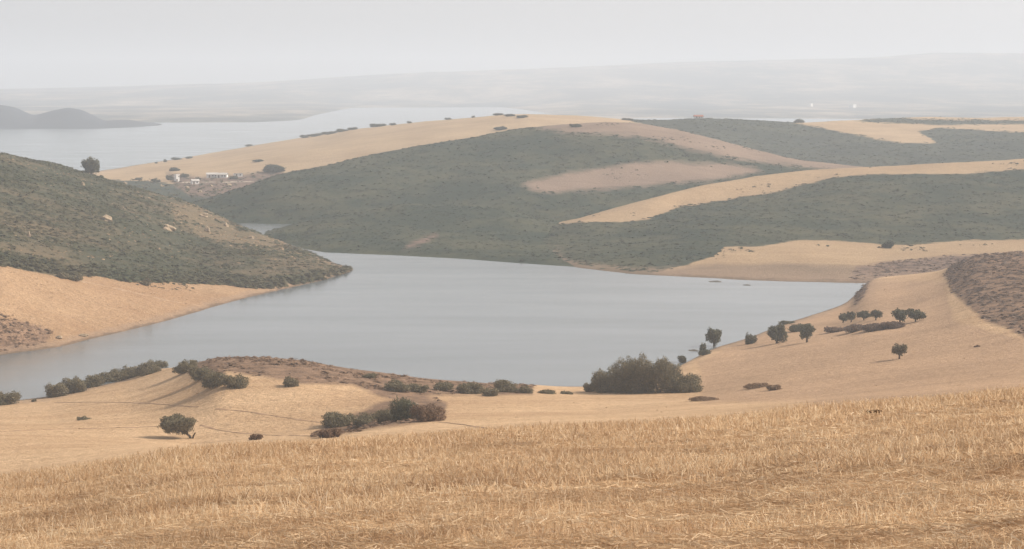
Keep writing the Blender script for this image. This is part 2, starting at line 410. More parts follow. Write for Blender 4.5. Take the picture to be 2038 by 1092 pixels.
far = Sheet('hill', [
    [Z(-500, 1225, -5), Z(2540, 1225, -5)],
    [Z(-500, 1290, 2), Z(390, 1290, 2.5), Z(600, 1290, 1), Z(2540, 1290, -3)],
    [Z(-500, 1560, 3.5), P(350, 362, 1560), P(600, 356, 1560), Z(900, 1560, 14), Z(1300, 1580, 18), P(1640, 330, 1580), P(2038, 330, 1580), P(2540, 330, 1580)],
    [P(-500, 349, 1740), P(240, 346, 1740), P(430, 326, 1750), P(560, 306, 1750), P(700, 286, 1750), P(900, 263, 1750), P(1050, 249, 1750), P(1250, 259, 1750), P(1400, 272, 1750), P(1600, 296, 1750), P(1700, 290, 1750), P(1860, 284, 1780), P(2038, 280, 1780), P(2540, 275, 1780)],
    [Wt(-500, 346), Wt(165, 345), Wt(240, 334), P(340, 319, 2050), P(430, 304, 2150), P(500, 291, 2200), P(620, 271, 2200), P(700, 257, 2150), P(850, 240, 2050), P(1000, 229, 1950), P(1050, 227, 1920), P(1150, 231, 1920), P(1240, 238, 1920), P(1330, 239, 1930), P(1400, 234, 1950), P(1470, 237, 1980), P(1590, 244, 1980), P(1640, 242, 2000), P(1740, 237, 2100), P(1850, 232, 2150), P(1950, 236, 2150), P(2038, 233, 2150), P(2540, 225, 2150)],
    [Z(-500, 2000, -5), Z(240, 2100, -5), Z(430, 2350, -5), Z(620, 2500, -5), Z(1050, 2500, -5), Z(2540, 2700, -5)],
], [6, 20, 14, 26, 8], M_far, 'golden far hill between the lake and the lagoon', 5.0, (1.6, 90.0), {
    'scrub': [[(1240, 236), (1400, 231), (1480, 235), (1570, 242), (1640, 256), (1700, 268), (1790, 284), (1840, 286), (1866, 284), (1850, 274), (1826, 262), (1870, 254), (2038, 263), (2600, 263), (2600, 360), (1600, 360), (1500, 310), (1400, 280)],
              [(1700, 241), (1760, 233), (1850, 238), (2000, 239), (2600, 234), (2600, 246), (1950, 247), (1850, 248), (1790, 245)],
              [(-600, 350), (200, 357), (290, 360), (350, 366), (375, 385), (440, 388), (420, 430), (-600, 450)]],
    'heath': [[(330, 343), (400, 352), (500, 345), (560, 335), (565, 345), (500, 372), (440, 392), (380, 390), (345, 368)]],
}, seed=51, nfade=8)

# ------------------------------------------------------------------ far plain, mountains, headlands across the lagoon
fp = NB('far_plain', 0.95, 0.1)
stn = fp.noise(0.0075, 6, 0.7, fp.pos(0.40, 0.16, 1))
stn2 = fp.noise(0.022, 5, 0.7, fp.pos(0.35, 0.22, 1))
fpc = fp.ramp(stn, [(0.42, (0.035, 0.05, 0.055)), (0.50, (0.12, 0.12, 0.10)), (0.56, (0.24, 0.20, 0.16)), (0.66, (0.38, 0.32, 0.25))])
fp.color(fp.mix(fp.math('MULTIPLY', fp.math('SUBTRACT', stn2, 0.50), 5.0, True), fpc, (0.045, 0.06, 0.06)))
plain = Sheet('plain', [
    [Z(-500, 4000, -5), Z(600, 4100, -5), Z(700, 6500, -5), Z(1020, 6500, -5), Z(1150, 3900, -5), Z(2540, 3900, -5)],
    [Wt(-500, 246), Wt(500, 243), Wt(600, 238), Wt(700, 214), Wt(1000, 213), Wt(1150, 236), Wt(2540, 240)],
    [Z(-500, 6500, 4), Z(600, 6800, 6), Z(700, 7600, 6), Z(1000, 7600, 8), Z(1150, 6500, 8), Z(2540, 6000, 12)],
    [P(-500, 184, 8600), P(0, 184, 8600), P(600, 180, 8600), P(1000, 172, 8600), P(1500, 168, 8600), P(2038, 160, 8600), P(2540, 150, 8600)],
    [P(-500, 176, 11000), P(0, 176, 11000), P(250, 172, 11000), P(500, 165, 11000), P(800, 148, 11000), P(1000, 140, 11000), P(1300, 126, 11000), P(1500, 122, 11000), P(1700, 117, 11000), P(1850, 108, 11000), P(1950, 105, 11000), P(2038, 107, 11000), P(2540, 120, 11000)],
    [Z(-500, 13000, -5), Z(2540, 13000, -5)],
], [4, 14, 12, 16, 6], fp.m, 'hazy plain and low mountains beyond the lagoon', 10.0, (16.0, 700.0), {}, seed=61, nfade=120)

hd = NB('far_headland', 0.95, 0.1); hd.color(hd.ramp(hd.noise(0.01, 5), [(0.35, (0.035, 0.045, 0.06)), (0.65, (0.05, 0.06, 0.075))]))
head = Sheet('headland', [
    [Z(-500, 3450, -5), Z(500, 3450, -5)],
    [Wt(-500, 258), Wt(200, 256), Wt(320, 250), Z(380, 3900, -4), Z(500, 3900, -5)],
    [P(-500, 190, 3900), P(-60, 205, 3900), P(0, 209, 3900), P(30, 214, 3900), P(68, 231, 3900), P(100, 221, 3900), P(135, 214, 3900), P(165, 219, 3900), P(190, 231, 3900), P(208, 240, 3900), P(230, 238, 3900), P(255, 237, 3900), P(290, 243, 3900), P(320, 247, 3950), Z(380, 4000, -4), Z(500, 4000, -5)],
    [Z(-500, 4300, -5), Z(500, 4300, -5)],
], [4, 12, 8], hd.m, 'two bluish rounded headlands across the lagoon at far left', 4.0, (3.0, 200.0), {}, x0=-420, x1=500, seed=71)

# ------------------------------------------------------------------ water
def water(name, y0, y1, x, label, a, bcol):
    b = NB(name + '_surface', 0.18, 0.5)
    b.b.inputs['IOR'].default_value = 1.333
    big = b.noise(0.012, 4, 0.6, b.pos(0.5, 1.4, 1))
    b.color(b.ramp(big, [(0.35, a), (0.65, bcol)]))
    rr = b.math('ADD', b.math('MULTIPLY', b.noise(0.02, 4, 0.6, b.pos(0.35, 1.8, 1)), 0.20), 0.06)
    b.l(rr, b.b.inputs['Roughness'])
    b.bump(b.noise(0.9, 5, 0.65, b.pos(0.7, 1.2, 1)), 0.18, 0.08)
    me = mesh_from(name, [(-x, y0, 0), (x, y0, 0), (x, y1, 0), (-x, y1, 0)], quads=np.array([[0, 1, 2, 3]]))
    return tag(link(name, me, b.m), label, None, None, 'structure')
water('lake_water', 300, 1270, 900, 'calm grey lake winding between the hills', (0.105, 0.125, 0.13), (0.135, 0.155, 0.16))
water('lagoon_water', 1270.0, 9000, 6000, 'pale blue lagoon behind the hills', (0.10, 0.135, 0.145), (0.135, 0.17, 0.18))

# ------------------------------------------------------------------ stubble field in the foreground
CR = [(-500, 1010), (0, 956), (140, 943), (300, 914), (400, 899), (600, 889), (875, 872), (978, 864), (1115, 859), (1300, 850), (1463, 841), (1585, 822), (1706, 814), (1870, 799), (2038, 783), (2540, 740)]
CRu = np.array([ray(a, b)[0] for a, b in CR]); CRs = np.array([-ray(a, b)[1] for a, b in CR]) - 0.0314
_ug = np.linspace(CRu[0], CRu[-1], 400); _sg = np.interp(_ug, CRu, CRs)
_k = np.hanning(25); _sg = np.convolve(np.pad(_sg, 12, mode='edge'), _k / _k.sum(), 'valid')
def field_z(x, y):
    s = np.interp(x / y, _ug, _sg)
    r = y
    z = CAMZ - 1.65 - s * r - 0.00105 * np.maximum(0, r - 45) ** 2 - 0.006 * np.maximum(0, r - 66) ** 2
    z = z + 0.10 * fbm(x / 6.0, y / 6.0, 81, 3) + 0.045 * fbm(x / 0.9, y / 0.5, 82, 3)
    z = z - 0.06 * track(x, y)
    return z
def track(x, y):
    """1 on the wheel tracks / bare strips that cross the field"""
    v = 0
    for c, sl, wd, amp in ((21.6, -1.08, 0.75, 1.0), (24.6, -1.18, 0.55, 0.6), (28.5, -1.3, 0.8, 0.8), (36.7, -1.6, 1.0, 0.6), (18.9, -0.95, 0.4, 0.6), (48.0, -2.2, 1.2, 0.5)):
        yc = c + sl * x + 0.5 * vnoise(x / 4.0, x * 0 + c, 91)
        g = np.exp(-((y - yc) / wd) ** 2) * amp * np.clip(0.6 + 1.1 * vnoise(x / 2.5, x * 0 + c * 3, 92), 0, 1)
        v = np.maximum(v, g)
    return v
uu = np.array([ray(c, 546)[0] for c in np.arange(-420, 2461, 12)])
yy = np.concatenate([np.linspace(4, 12, 8, endpoint=False), np.geomspace(12, 70, 190), np.linspace(71, 150, 26)])
Yg, Ug = np.meshgrid(yy, uu, indexing='ij'); Xg = Ug * Yg
Zg = field_z(Xg, Yg)
R_, N_ = Yg.shape; idx = np.arange(R_ * N_).reshape(R_, N_)
fq = np.stack([idx[:-1, :-1], idx[:-1, 1:], idx[1:, 1:], idx[1:, :-1]], -1).reshape(-1, 4)
fme = mesh_from('field', np.stack([Xg, Yg, Zg], -1), quads=fq)
at = fme.attributes.new('track', 'FLOAT', 'POINT'); at.data.foreach_set('value', track(Xg, Yg).ravel().astype(np.float32))
fm = NB('field_soil', 0.95, 0.1)
base = fm.ramp(fm.noise(1.2, 6, 0.7, fm.pos(0.6, 1.5, 1)), [(0.36, (0.42, 0.275, 0.18)), (0.5, (0.56, 0.385, 0.245)), (0.62, (0.65, 0.47, 0.30))])
fine = fm.ramp(fm.noise(14.0, 5, 0.7, fm.pos(0.5, 1.4, 1)), [(0.35, (0.68, 0.66, 0.64)), (0.62, (1.1, 1.1, 1.1))])
fcol = fm.mix(1.0, base, fine, 'MULTIPLY')
fm.color(fm.mix(fm.math('MULTIPLY', fm.attr('track'), 0.75), fcol, (0.34, 0.22, 0.15)))
fm.bump(fm.noise(9.0, 6, 0.75), 1.0, 0.05)
tag(link('field', fme, fm.m), 'foreground field of golden stubble on the brow of the slope', None, None, 'structure')

straw = NB('straw', 0.75, 0.25)
gi = straw.n('ShaderNodeNewGeometry')
sc = straw.ramp(gi.outputs['Random Per Island'], [(0.0, (0.50, 0.345, 0.21)), (0.25, (0.63, 0.46, 0.285)), (0.6, (0.71, 0.55, 0.355)), (0.88, (0.80, 0.66, 0.46)), (1.0, (0.85, 0.74, 0.56))])
patch = straw.ramp(straw.noise(0.45, 4, 0.6, straw.pos(0.5, 1.3, 1)), [(0.38, (0.74, 0.67, 0.63)), (0.58, (1.05, 1.04, 1.03))])
scol = straw.mix(1.0, sc, patch, 'MULTIPLY')
straw.color(scol)
trl = straw.n('ShaderNodeBsdfTranslucent'); straw.l(scol, trl.inputs['Color'])
mxs = straw.n('ShaderNodeMixShader'); mxs.inputs[0].default_value = 0.5
straw.l(straw.b.outputs[0], mxs.inputs[1]); straw.l(trl.outputs[0], mxs.inputs[2])
straw.l(mxs.outputs[0], straw.t.nodes['Material Output'].inputs['Surface'])

def sample_field(n, y0, y1, power=1.0):
    y = y0 + (y1 - y0) * rng.random(n) ** power
    u = rng.uniform(ray(-90, 546)[0], ray(2130, 546)[0], n)
    return u * y, y
def stalks(n, y0, y1, hmin, hmax, wd):
    x, y = sample_field(n, y0, y1)
    # drill rows run across the slope
    rowsp = 0.19
    q = (y + 1.08 * x) / 1.47
    q2 = np.round(q / rowsp) * rowsp + rng.normal(0, 0.035, n)
    y = y + (q2 - q) * 1.47
    keep = rng.random(n) > 0.9 * track(x, y)
    dens = 0.45 + 0.75 * fbm(x / 1.6, y / 0.9, 95, 3) + 0.25 * vnoise(x / 7, y / 5, 96)
    keep &= rng.random(n) < np.clip(dens + 0.25, 0.06, 1)
    x, y = x[keep], y[keep]; n = len(x)
    z = field_z(x, y) - 0.01
    h = rng.uniform(hmin, hmax, n) * (0.75 + 0.5 * np.clip(fbm(x / 2.0, y / 2.0, 97, 2) + 0.5, 0, 1))
    lean = np.abs(rng.normal(0, 0.6, n)); la = rng.uniform(0, 2 * math.pi, n)
    d = np.stack([np.cos(la) * np.sin(lean), np.sin(la) * np.sin(lean), np.cos(lean)], -1)
    bend = np.abs(rng.normal(0, 0.5, n)); d2 = d.copy(); d2[:, 0] += np.cos(la) * bend; d2[:, 1] += np.sin(la) * bend; d2[:, 2] -= 0.25 * bend
    d2 /= np.linalg.norm(d2, axis=1, keepdims=True)
    ya = rng.uniform(-0.9, 0.9, n)
    wv = np.stack([np.cos(ya), np.sin(ya), 0 * ya], -1) * (rng.uniform(0.6, 1.2, n) * wd)[:, None]
    p0 = np.stack([x, y, z], -1); p1 = p0 + d * (h * 0.6)[:, None]; p2 = p1 + d2 * (h * 0.4)[:, None]
    co = np.stack([p0 - wv, p0 + wv, p1 - wv * .9, p1 + wv * .9, p2 - wv * .6, p2 + wv * .6], 1)
    b = (np.arange(n) * 6)[:, None]
    qd = np.concatenate([b + np.array([0, 1, 3, 2]), b + np.array([2, 3, 5, 4])], 0)
    return co.reshape(-1, 3), qd
def lying(n, y0, y1, lmin, lmax, wd):
    x, y = sample_field(n, y0, y1)
    keep = rng.random(n) > 0.9 * track(x, y)
    keep &= rng.random(n) < np.clip(0.55 + 0.9 * fbm(x / 1.8, y / 0.8, 99, 3), 0.08, 1)
    x, y = x[keep], y[keep]; n = len(x)
    z = field_z(x, y) + rng.uniform(0.004, 0.07, n)
    L = rng.uniform(lmin, lmax, n)
    a = rng.normal(-0.45, 0.8, n); el = rng.normal(0, 0.16, n)
    d = np.stack([np.cos(a) * np.cos(el), np.sin(a) * np.cos(el), np.sin(el)], -1) * L[:, None]
    sag = rng.normal(0, 0.10, n) * L
    p0 = np.stack([x, y, z], -1) - d / 2; p2 = p0 + d; p1 = (p0 + p2) / 2
    p1[:, 1] += sag; p1[:, 2] += np.abs(rng.normal(0, 0.02, n))
    s = np.interp(np.zeros(1), [0, 1], [0, 1])
    # follow the slope
    for p in (p0, p1, p2): p[:, 2] = np.maximum(p[:, 2], field_z(p[:, 0], p[:, 1]) + 0.004)
    wv = np.stack([-np.sin(a), np.cos(a), 0.9 + 0 * a], -1); wv = wv / np.linalg.norm(wv, axis=1, keepdims=True) * (rng.uniform(0.6, 1.2, n) * wd)[:, None]
    co = np.stack([p0 - wv, p0 + wv, p1 - wv, p1 + wv, p2 - wv, p2 + wv], 1)
    b = (np.arange(n) * 6)[:, None]
    qd = np.concatenate([b + np.array([0, 1, 3, 2]), b + np.array([2, 3, 5, 4])], 0)
    return co.reshape(-1, 3), qd
def join(parts):
    cs, qs, o = [], [], 0
    for c, q in parts:
        cs.append(c); qs.append(q + o); o += len(c)
    return np.concatenate(cs), np.concatenate(qs)
c_, q_ = join([stalks(75000, 12, 24, 0.05, 0.18, 0.0046), stalks(95000, 24, 42, 0.07, 0.23, 0.0068), stalks(70000, 42, 66, 0.09, 0.30, 0.0100)])
tag(link('stubble', mesh_from('stubble', c_, quads=q_, smooth=False), straw.m), 'cut golden stubble standing across the foreground field', 'stubble', None, 'stuff')
c_, q_ = join([lying(80000, 12, 24, 0.08, 0.40, 0.0045), lying(75000, 24, 42, 0.12, 0.45, 0.0068), lying(32000, 42, 64, 0.15, 0.5, 0.0105)])
tag(link('straw', mesh_from('straw', c_, quads=q_, smooth=False), straw.m), 'loose pale straw lying among the stubble', 'straw', None, 'stuff')

# ------------------------------------------------------------------ scrub that covers the hills
def leaf_mat(name, cols, rough=0.8, patch=None, trans=0.25):
    b = NB(name, rough, 0.12)
    g = b.n('ShaderNodeNewGeometry')
    c = b.ramp(g.outputs['Random Per Island'], [(k / (len(cols) - 1), c) for k, c in enumerate(cols)])
    if patch:                      # stands of paler, drier bushes and small gullies of greener ones
        big = b.ramp(b.noise(0.016, 7, 0.72), [(0.42, (0, 0, 0)), (0.60, (1, 1, 1))])
        c = b.mix(b.math('MULTIPLY', big, 0.65), c, patch)
    b.color(c)
    t = b.n('ShaderNodeBsdfTranslucent'); b.l(c, t.inputs['Color'])
    m = b.n('ShaderNodeMixShader'); m.inputs[0].default_value = trans
    b.l(b.b.outputs[0], m.inputs[1]); b.l(t.outputs[0], m.inputs[2]); b.l(m.outputs[0], b.t.nodes['Material Output'].inputs['Surface'])
    return b.m
ML_olive = leaf_mat('olive_leaves', [(0.125, 0.108, 0.065), (0.18, 0.155, 0.095), (0.25, 0.212, 0.13)])
ML_grey = leaf_mat('grey_green_leaves', [(0.075, 0.08, 0.05), (0.12, 0.12, 0.075), (0.18, 0.17, 0.108)])
ML_brown = leaf_mat('dry_brush', [(0.14, 0.088, 0.056), (0.21, 0.135, 0.088), (0.29, 0.195, 0.125)])
ML_drygrass = leaf_mat('dry_grass', [(0.26, 0.17, 0.10), (0.36, 0.25, 0.15), (0.46, 0.33, 0.20)])
ML_weed = leaf_mat('brown_weed', [(0.17, 0.11, 0.07), (0.24, 0.16, 0.10), (0.32, 0.22, 0.135)])
ML_heath = leaf_mat('heath_brush', [(0.12, 0.084, 0.064), (0.165, 0.118, 0.09), (0.215, 0.158, 0.118)])
ML_scrubL = leaf_mat('hill_scrub', [(0.054, 0.068, 0.036), (0.080, 0.092, 0.050), (0.115, 0.114, 0.064)], patch=(0.140, 0.115, 0.068))
ML_scrubD = leaf_mat('dark_scrub', [(0.026, 0.044, 0.028), (0.033, 0.052, 0.032), (0.044, 0.062, 0.036)], patch=(0.082, 0.086, 0.048))
MB_bark = NB('bark', 0.9, 0.1); MB_bark.color(MB_bark.ramp(MB_bark.noise(6.0, 4), [(0.35, (0.06, 0.045, 0.03)), (0.65, (0.13, 0.10, 0.07))])); MB_bark = MB_bark.m

def cards(P0, Rr, Hh, K, size, up=0.0):
    """P0 (N,3) base points, Rr (N,) radius, Hh (N,) height: K leaf-clump quads spread through each dome"""
    N = len(P0)
    d = rng.normal(size=(N, K, 3)); d[..., 2] = np.abs(d[..., 2]) * 1.0
    d /= np.linalg.norm(d, axis=-1, keepdims=True)
    rr = rng.uniform(0.35, 1.0, (N, K, 1)) ** 0.6
    off = d * rr
    c = P0[:, None, :] + off * np.stack([Rr, Rr, Hh], -1)[:, None, :]
    nrm = d * (1 - 0.4 * up) + rng.normal(0, 0.55 - 0.3 * up, d.shape) + np.array([0, 0, 1.3 * up]); nrm /= np.linalg.norm(nrm, axis=-1, keepdims=True)
    t = np.cross(nrm, rng.normal(size=nrm.shape)); t /= np.linalg.norm(t, axis=-1, keepdims=True)
    b = np.cross(nrm, t)
    s = (size * Rr)[:, None, None] * rng.uniform(0.6, 1.3, (N, K, 1))
    co = np.stack([c - t * s - b * s * .7, c + t * s - b * s * .5, c + t * s * .8 + b * s * .7, c - t * s * .7 + b * s], 2)
    q = np.arange(N * K * 4).reshape(-1, 4)
    return co.reshape(-1, 3), q
def scatter(sheet, n, want, px_lim, py_lim=(0, 1100), zmin=0.3):
    A = want(sheet)
    Rr, Nn = sheet.Y.shape
    cell = (np.abs(np.diff(sheet.Y, axis=0))[:, :-1] * (sheet.Y[:-1, 1:] - 0) * (sheet.u[1] - sheet.u[0]))
    # weight by a mix of ground area and picture area so that the far slopes are not starved
    wgt = cell * A[:-1, :-1] * (sheet.px[:-1, :-1] > px_lim[0]) * (sheet.px[:-1, :-1] < px_lim[1]) * (sheet.py[:-1, :-1] > py_lim[0]) * (sheet.py[:-1, :-1] < py_lim[1]) * (sheet.Z[:-1, :-1] > zmin)
    facing = np.diff(sheet.py, axis=0)[:, :-1] < 0.15      # facing the viewer's side, not the hidden back
    wgt = wgt * facing
    p = wgt.ravel() / wgt.sum()
    k = rng.choice(len(p), n, p=p); r = k // (Nn - 1); c = k % (Nn - 1)
    a, b = rng.random(n), rng.random(n)
    def bil(M): return (M[r, c] * (1 - a) + M[r + 1, c] * a) * (1 - b) + (M[r, c + 1] * (1 - a) + M[r + 1, c + 1] * a) * b
    return np.stack([bil(sheet.X), bil(sheet.Y), bil(sheet.Z)], -1)
def jit(sheet, key, wl=16.0, amp=0.12, seed=5):
    return sheet.att[key] + amp * fbm(sheet.X / wl, sheet.Y / wl, seed, 4)
def add_scrub(label, mat, groups, cat='scrub', up=1.0):
    parts = []
    for P0, r0, r1, hr, K, size in groups:
        rr = r0 + (r1 - r0) * rng.random(len(P0)) ** 2
        P0 = P0 - np.array([0, 0, 0.22])
        parts.append(cards(P0, rr, rr * hr * rng.uniform(0.7, 1.2, len(P0)), K, size, up))
    c, q = join(parts)
    return tag(link('scrub', mesh_from('scrub', c, quads=q, smooth=False), mat), label, cat, None, 'stuff')
LIM = (-120, 2160)
bare = lambda s: 0.55 + 0.9 * fbm(s.X / 28.0, s.Y / 40.0, 77, 4)
add_scrub('olive scrub spread over the left hill', ML_scrubL, [
    (scatter(left, 11000, lambda s: ((jit(s, 'scrub') > 0.5) * np.clip(bare(s) - 0.9 * np.clip(jit(s, 'pale') - .3, 0, 1), 0.03, 1)), LIM), 0.6, 1.8, 0.6, 11, 0.42),
    (scatter(left, 1500, lambda s: ((jit(s, 'scrub') > 0.45) & (s.att['scrub'] < 0.98)) * 1.0, LIM), 1.0, 2.4, 0.85, 22, 0.34)])
add_scrub('tufts of dry yellow grass between the scrub of the left hill', ML_drygrass, [
    (scatter(left, 1700, lambda s: (s.att['scrub'] > 0.6) * np.clip(0.25 + jit(s, 'pale') - fbm(s.X / 28.0, s.Y / 40.0, 77, 4), 0.0, 1) ** 2, LIM), 0.3, 1.1, 0.6, 10, 0.45)], 'grass')
add_scrub('dark green scrub over the headland in the lake', ML_scrubD, [
    (scatter(spur, 6500, lambda s: (jit(s, 'heath') < 0.5) * 1.0, LIM), 0.6, 2.2, 0.20, 12, 0.36)])
add_scrub('dark green scrub over the ridge behind the shore field', ML_scrubD, [
    (scatter(right, 11000, lambda s: (jit(s, 'scrub') > 0.5) * (jit(s, 'heath') < 0.5) * 1.0, LIM), 0.6, 2.5, 0.20, 12, 0.36)])
add_scrub('dark green scrub over the big hill behind the lake', ML_scrubD, [
    (scatter(dark, 13000, lambda s: (jit(s, 'pale') < 0.5) * 1.0, LIM), 0.7, 2.9, 0.20, 11, 0.36)])
add_scrub('grey green scrub over the far slope at upper right', ML_scrubD, [
    (scatter(far, 9000, lambda s: (jit(s, 'scrub') > 0.5) * (s.px > 1100) * 1.0, LIM), 0.9, 3.1, 0.20, 9, 0.36)])
add_scrub('patchy grey green scrub on the low ground near the white building', ML_scrubL, [
    (scatter(far, 1500, lambda s: ((jit(s, 'scrub') > 0.5) | (jit(s, 'heath') > 0.55)) * (s.px < 700) * 1.0, LIM), 0.8, 2.6, 0.7, 8, 0.45)])
stray = lambda k: (lambda s: ((s.att[k] > 0.12) & (s.att[k] < 0.55)) * np.clip(fbm(s.X / 22.0, s.Y / 22.0, 15, 3), 0, 1) ** 2)
add_scrub('stray bushes dotted along the scrub edges of the golden fields', ML_scrubD, [
    (scatter(right, 260, stray('scrub'), LIM), 0.4, 1.5, 0.7, 14, 0.42),
    (scatter(far, 200, stray('scrub'), LIM), 0.5, 1.7, 0.7, 12, 0.42),
    (scatter(dark, 420, lambda s: ((s.att['pale'] > 0.5)) * np.clip(fbm(s.X / 22.0, s.Y / 22.0, 15, 3), 0, 1) ** 2, LIM), 0.4, 1.4, 0.5, 12, 0.42),
    (scatter(left, 120, stray('scrub'), LIM), 0.3, 1.0, 0.7, 14, 0.42)])
add_scrub('brown heath covering the right-hand rise', ML_heath, [
    (scatter(near, 3600, lambda s: (jit(s, 'heath') > 0.5) * (s.px > 1700) * 1.0, LIM), 0.5, 1.6, 0.45, 14, 0.36),
    (scatter(right, 1200, lambda s: (jit(s, 'heath') > 0.5) * 1.0, LIM), 0.7, 1.9, 0.45, 12, 0.38)])
ML_tuft = leaf_mat('grass_tufts', [(0.36, 0.235, 0.135), (0.48, 0.325, 0.195), (0.60, 0.425, 0.265)])
add_scrub('low dry grass tufts over the golden near slope', ML_tuft, [
    (scatter(near, 9000, lambda s: (jit(s, 'heath') < 0.5) * (s.Y > 180) * np.clip(0.35 + 1.2 * fbm(s.X / 18.0, s.Y / 9.0, 44, 4), 0.02, 1), LIM), 0.15, 0.6, 0.45, 6, 0.5),
    (scatter(left, 2500, lambda s: (jit(s, 'scrub') < 0.5) * np.clip(0.35 + 1.2 * fbm(s.X / 24.0, s.Y / 12.0, 45, 4), 0.02, 1), LIM), 0.2, 0.7, 0.45, 6, 0.5)], 'grass')
add_scrub('brown dry brush on the bank along the near shore and in the gully', ML_brown, [
    (scatter(near, 2000, lambda s: (jit(s, 'heath', 12) > 0.5) * (s.px < 1200) * np.clip(0.4 + 1.3 * fbm(s.X / 14.0, s.Y / 14.0, 33, 3), 0.03, 1), LIM), 0.3, 1.3, 0.65, 14, 0.36)])
add_scrub('brown low brush at the left shore', ML_brown, [
    (scatter(left, 500, lambda s: (jit(s, 'heath', 12) > 0.5) * 1.0, LIM), 0.4, 1.1, 0.7, 12, 0.4)])

# ------------------------------------------------------------------ shrubs and trees, one by one
def tube(pts, rads, n=7):
    pts = np.array(pts, float); co = []
    for k in range(len(pts)):
        d = pts[min(k + 1, len(pts) - 1)] - pts[max(k - 1, 0)]; d /= np.linalg.norm(d)
        a = np.cross(d, [0.3, 1, 0.1]); a /= np.linalg.norm(a); b = np.cross(d, a)
        for j in range(n):
            t = 2 * math.pi * j / n
            co.append(pts[k] + rads[k] * (math.cos(t) * a + math.sin(t) * b))
    q = []
    for k in range(len(pts) - 1):
        for j in range(n):
            q.append([k * n + j, k * n + (j + 1) % n, (k + 1) * n + (j + 1) % n, (k + 1) * n + j])
    return np.array(co), np.array(q)
def crown(lobes, leaf, per):
    """lobes: (cx,cy,cz,rx,ry,rz); leaf-sized quads spread through every lobe, plus dense twiggy cores"""
    parts = []
    for (cx, cy, cz, rx, ry, rz) in lobes:
        area = (rx * ry + rx * rz + ry * rz) / 3 * 4 * math.pi
        K = int(max(60, min(3600, per * area / (leaf * leaf))))
        d = rng.normal(size=(K, 3)); d /= np.linalg.norm(d, axis=1, keepdims=True)
        bump = 1 + 0.22 * np.sin(d[:, 0] * 5 + cx * 7) * np.cos(d[:, 2] * 6 + cy) + 0.12 * np.sin(d[:, 1] * 11 + d[:, 0] * 9)
        rr = rng.uniform(0.25, 1.0, K) ** 0.45 * bump
        c = np.array([cx, cy, cz]) + d * rr[:, None] * np.array([rx, ry, rz])
        c = c[c[:, 2] > 0.03]; d = d[:0] if len(c) == 0 else d[:len(c)]
        nrm = rng.normal(0, 0.7, c.shape) + (c - np.array([cx, cy, cz])) / np.array([rx, ry, rz]); nrm /= np.linalg.norm(nrm, axis=1, keepdims=True)
        t = np.cross(nrm, rng.normal(size=nrm.shape)); t /= np.linalg.norm(t, axis=1, keepdims=True); b = np.cross(nrm, t)
        s = leaf * rng.uniform(0.5, 1.15, (len(c), 1))
        co = np.stack([c - t * s, c - b * s * .55, c + t * s, c + b * s * .55], 1).reshape(-1, 3)
        parts.append((co, np.arange(len(co)).reshape(-1, 4)))
    return join(parts)
def blob_lobes(w, h, z0, n, flat=False, lean=0.0):
    """uneven crown of n lobes inside width w and height h above z0"""
    L = [(lean * h * .3, 0, z0 + h * .47, w * .36, w * .34, h * .46)]
    for k in range(n):
        a = 2 * math.pi * (k + random.uniform(-.3, .3)) / n
        r = w * random.uniform(.20, .36)
        zc = z0 + h * (random.uniform(.26, .78))
        s = random.uniform(.12, .24)
        L.append((r * math.cos(a) + lean * (zc - z0), r * math.sin(a) * .9, zc, w * s, w * s * .9, h * random.uniform(.20, .36)))
    return L

def put(px, py):
    h, s = place(px, py)
    return h, h[1] / FPX * 1.0 / CP
def shrub(px, py, wp, hp, label, mat=None, group='shrubs along the near shore', lobes=6, cat='shrub', name='shrub', lean=0.0):
    base, sc = put(px, py)
    w_, h_ = wp * sc, hp * sc
    e = link(name, None); e.location = (base[0], base[1], base[2] - 0.12)
    e.rotation_euler = (0, 0, random.uniform(-.3, .3))
    tag(e, label, cat, group)
    leaf = max(0.12, min(0.5, 0.21 * base[1] / 480))
    co, q = crown(blob_lobes(w_ * 1.2, h_ * 1.10, -0.22 * h_, lobes + 4, lean=lean), leaf, 1.15)
    link('foliage', mesh_from('foliage', co, quads=q, smooth=False), mat or ML_olive, e)
    if hp >= 12:
        st = []
        for k in range(4):
            a = k * 1.7 + random.random(); r = w_ * .22
            st.append(tube([(0.1 * math.cos(a), 0.1 * math.sin(a), -.2), (r * .5 * math.cos(a), r * .5 * math.sin(a), h_ * .25), (r * math.cos(a), r * math.sin(a), h_ * .6)], [0.10, 0.07, 0.03], 5))
        c2, q2 = join(st)
        link('stem', mesh_from('stem', c2, quads=q2), MB_bark, e)
    return e
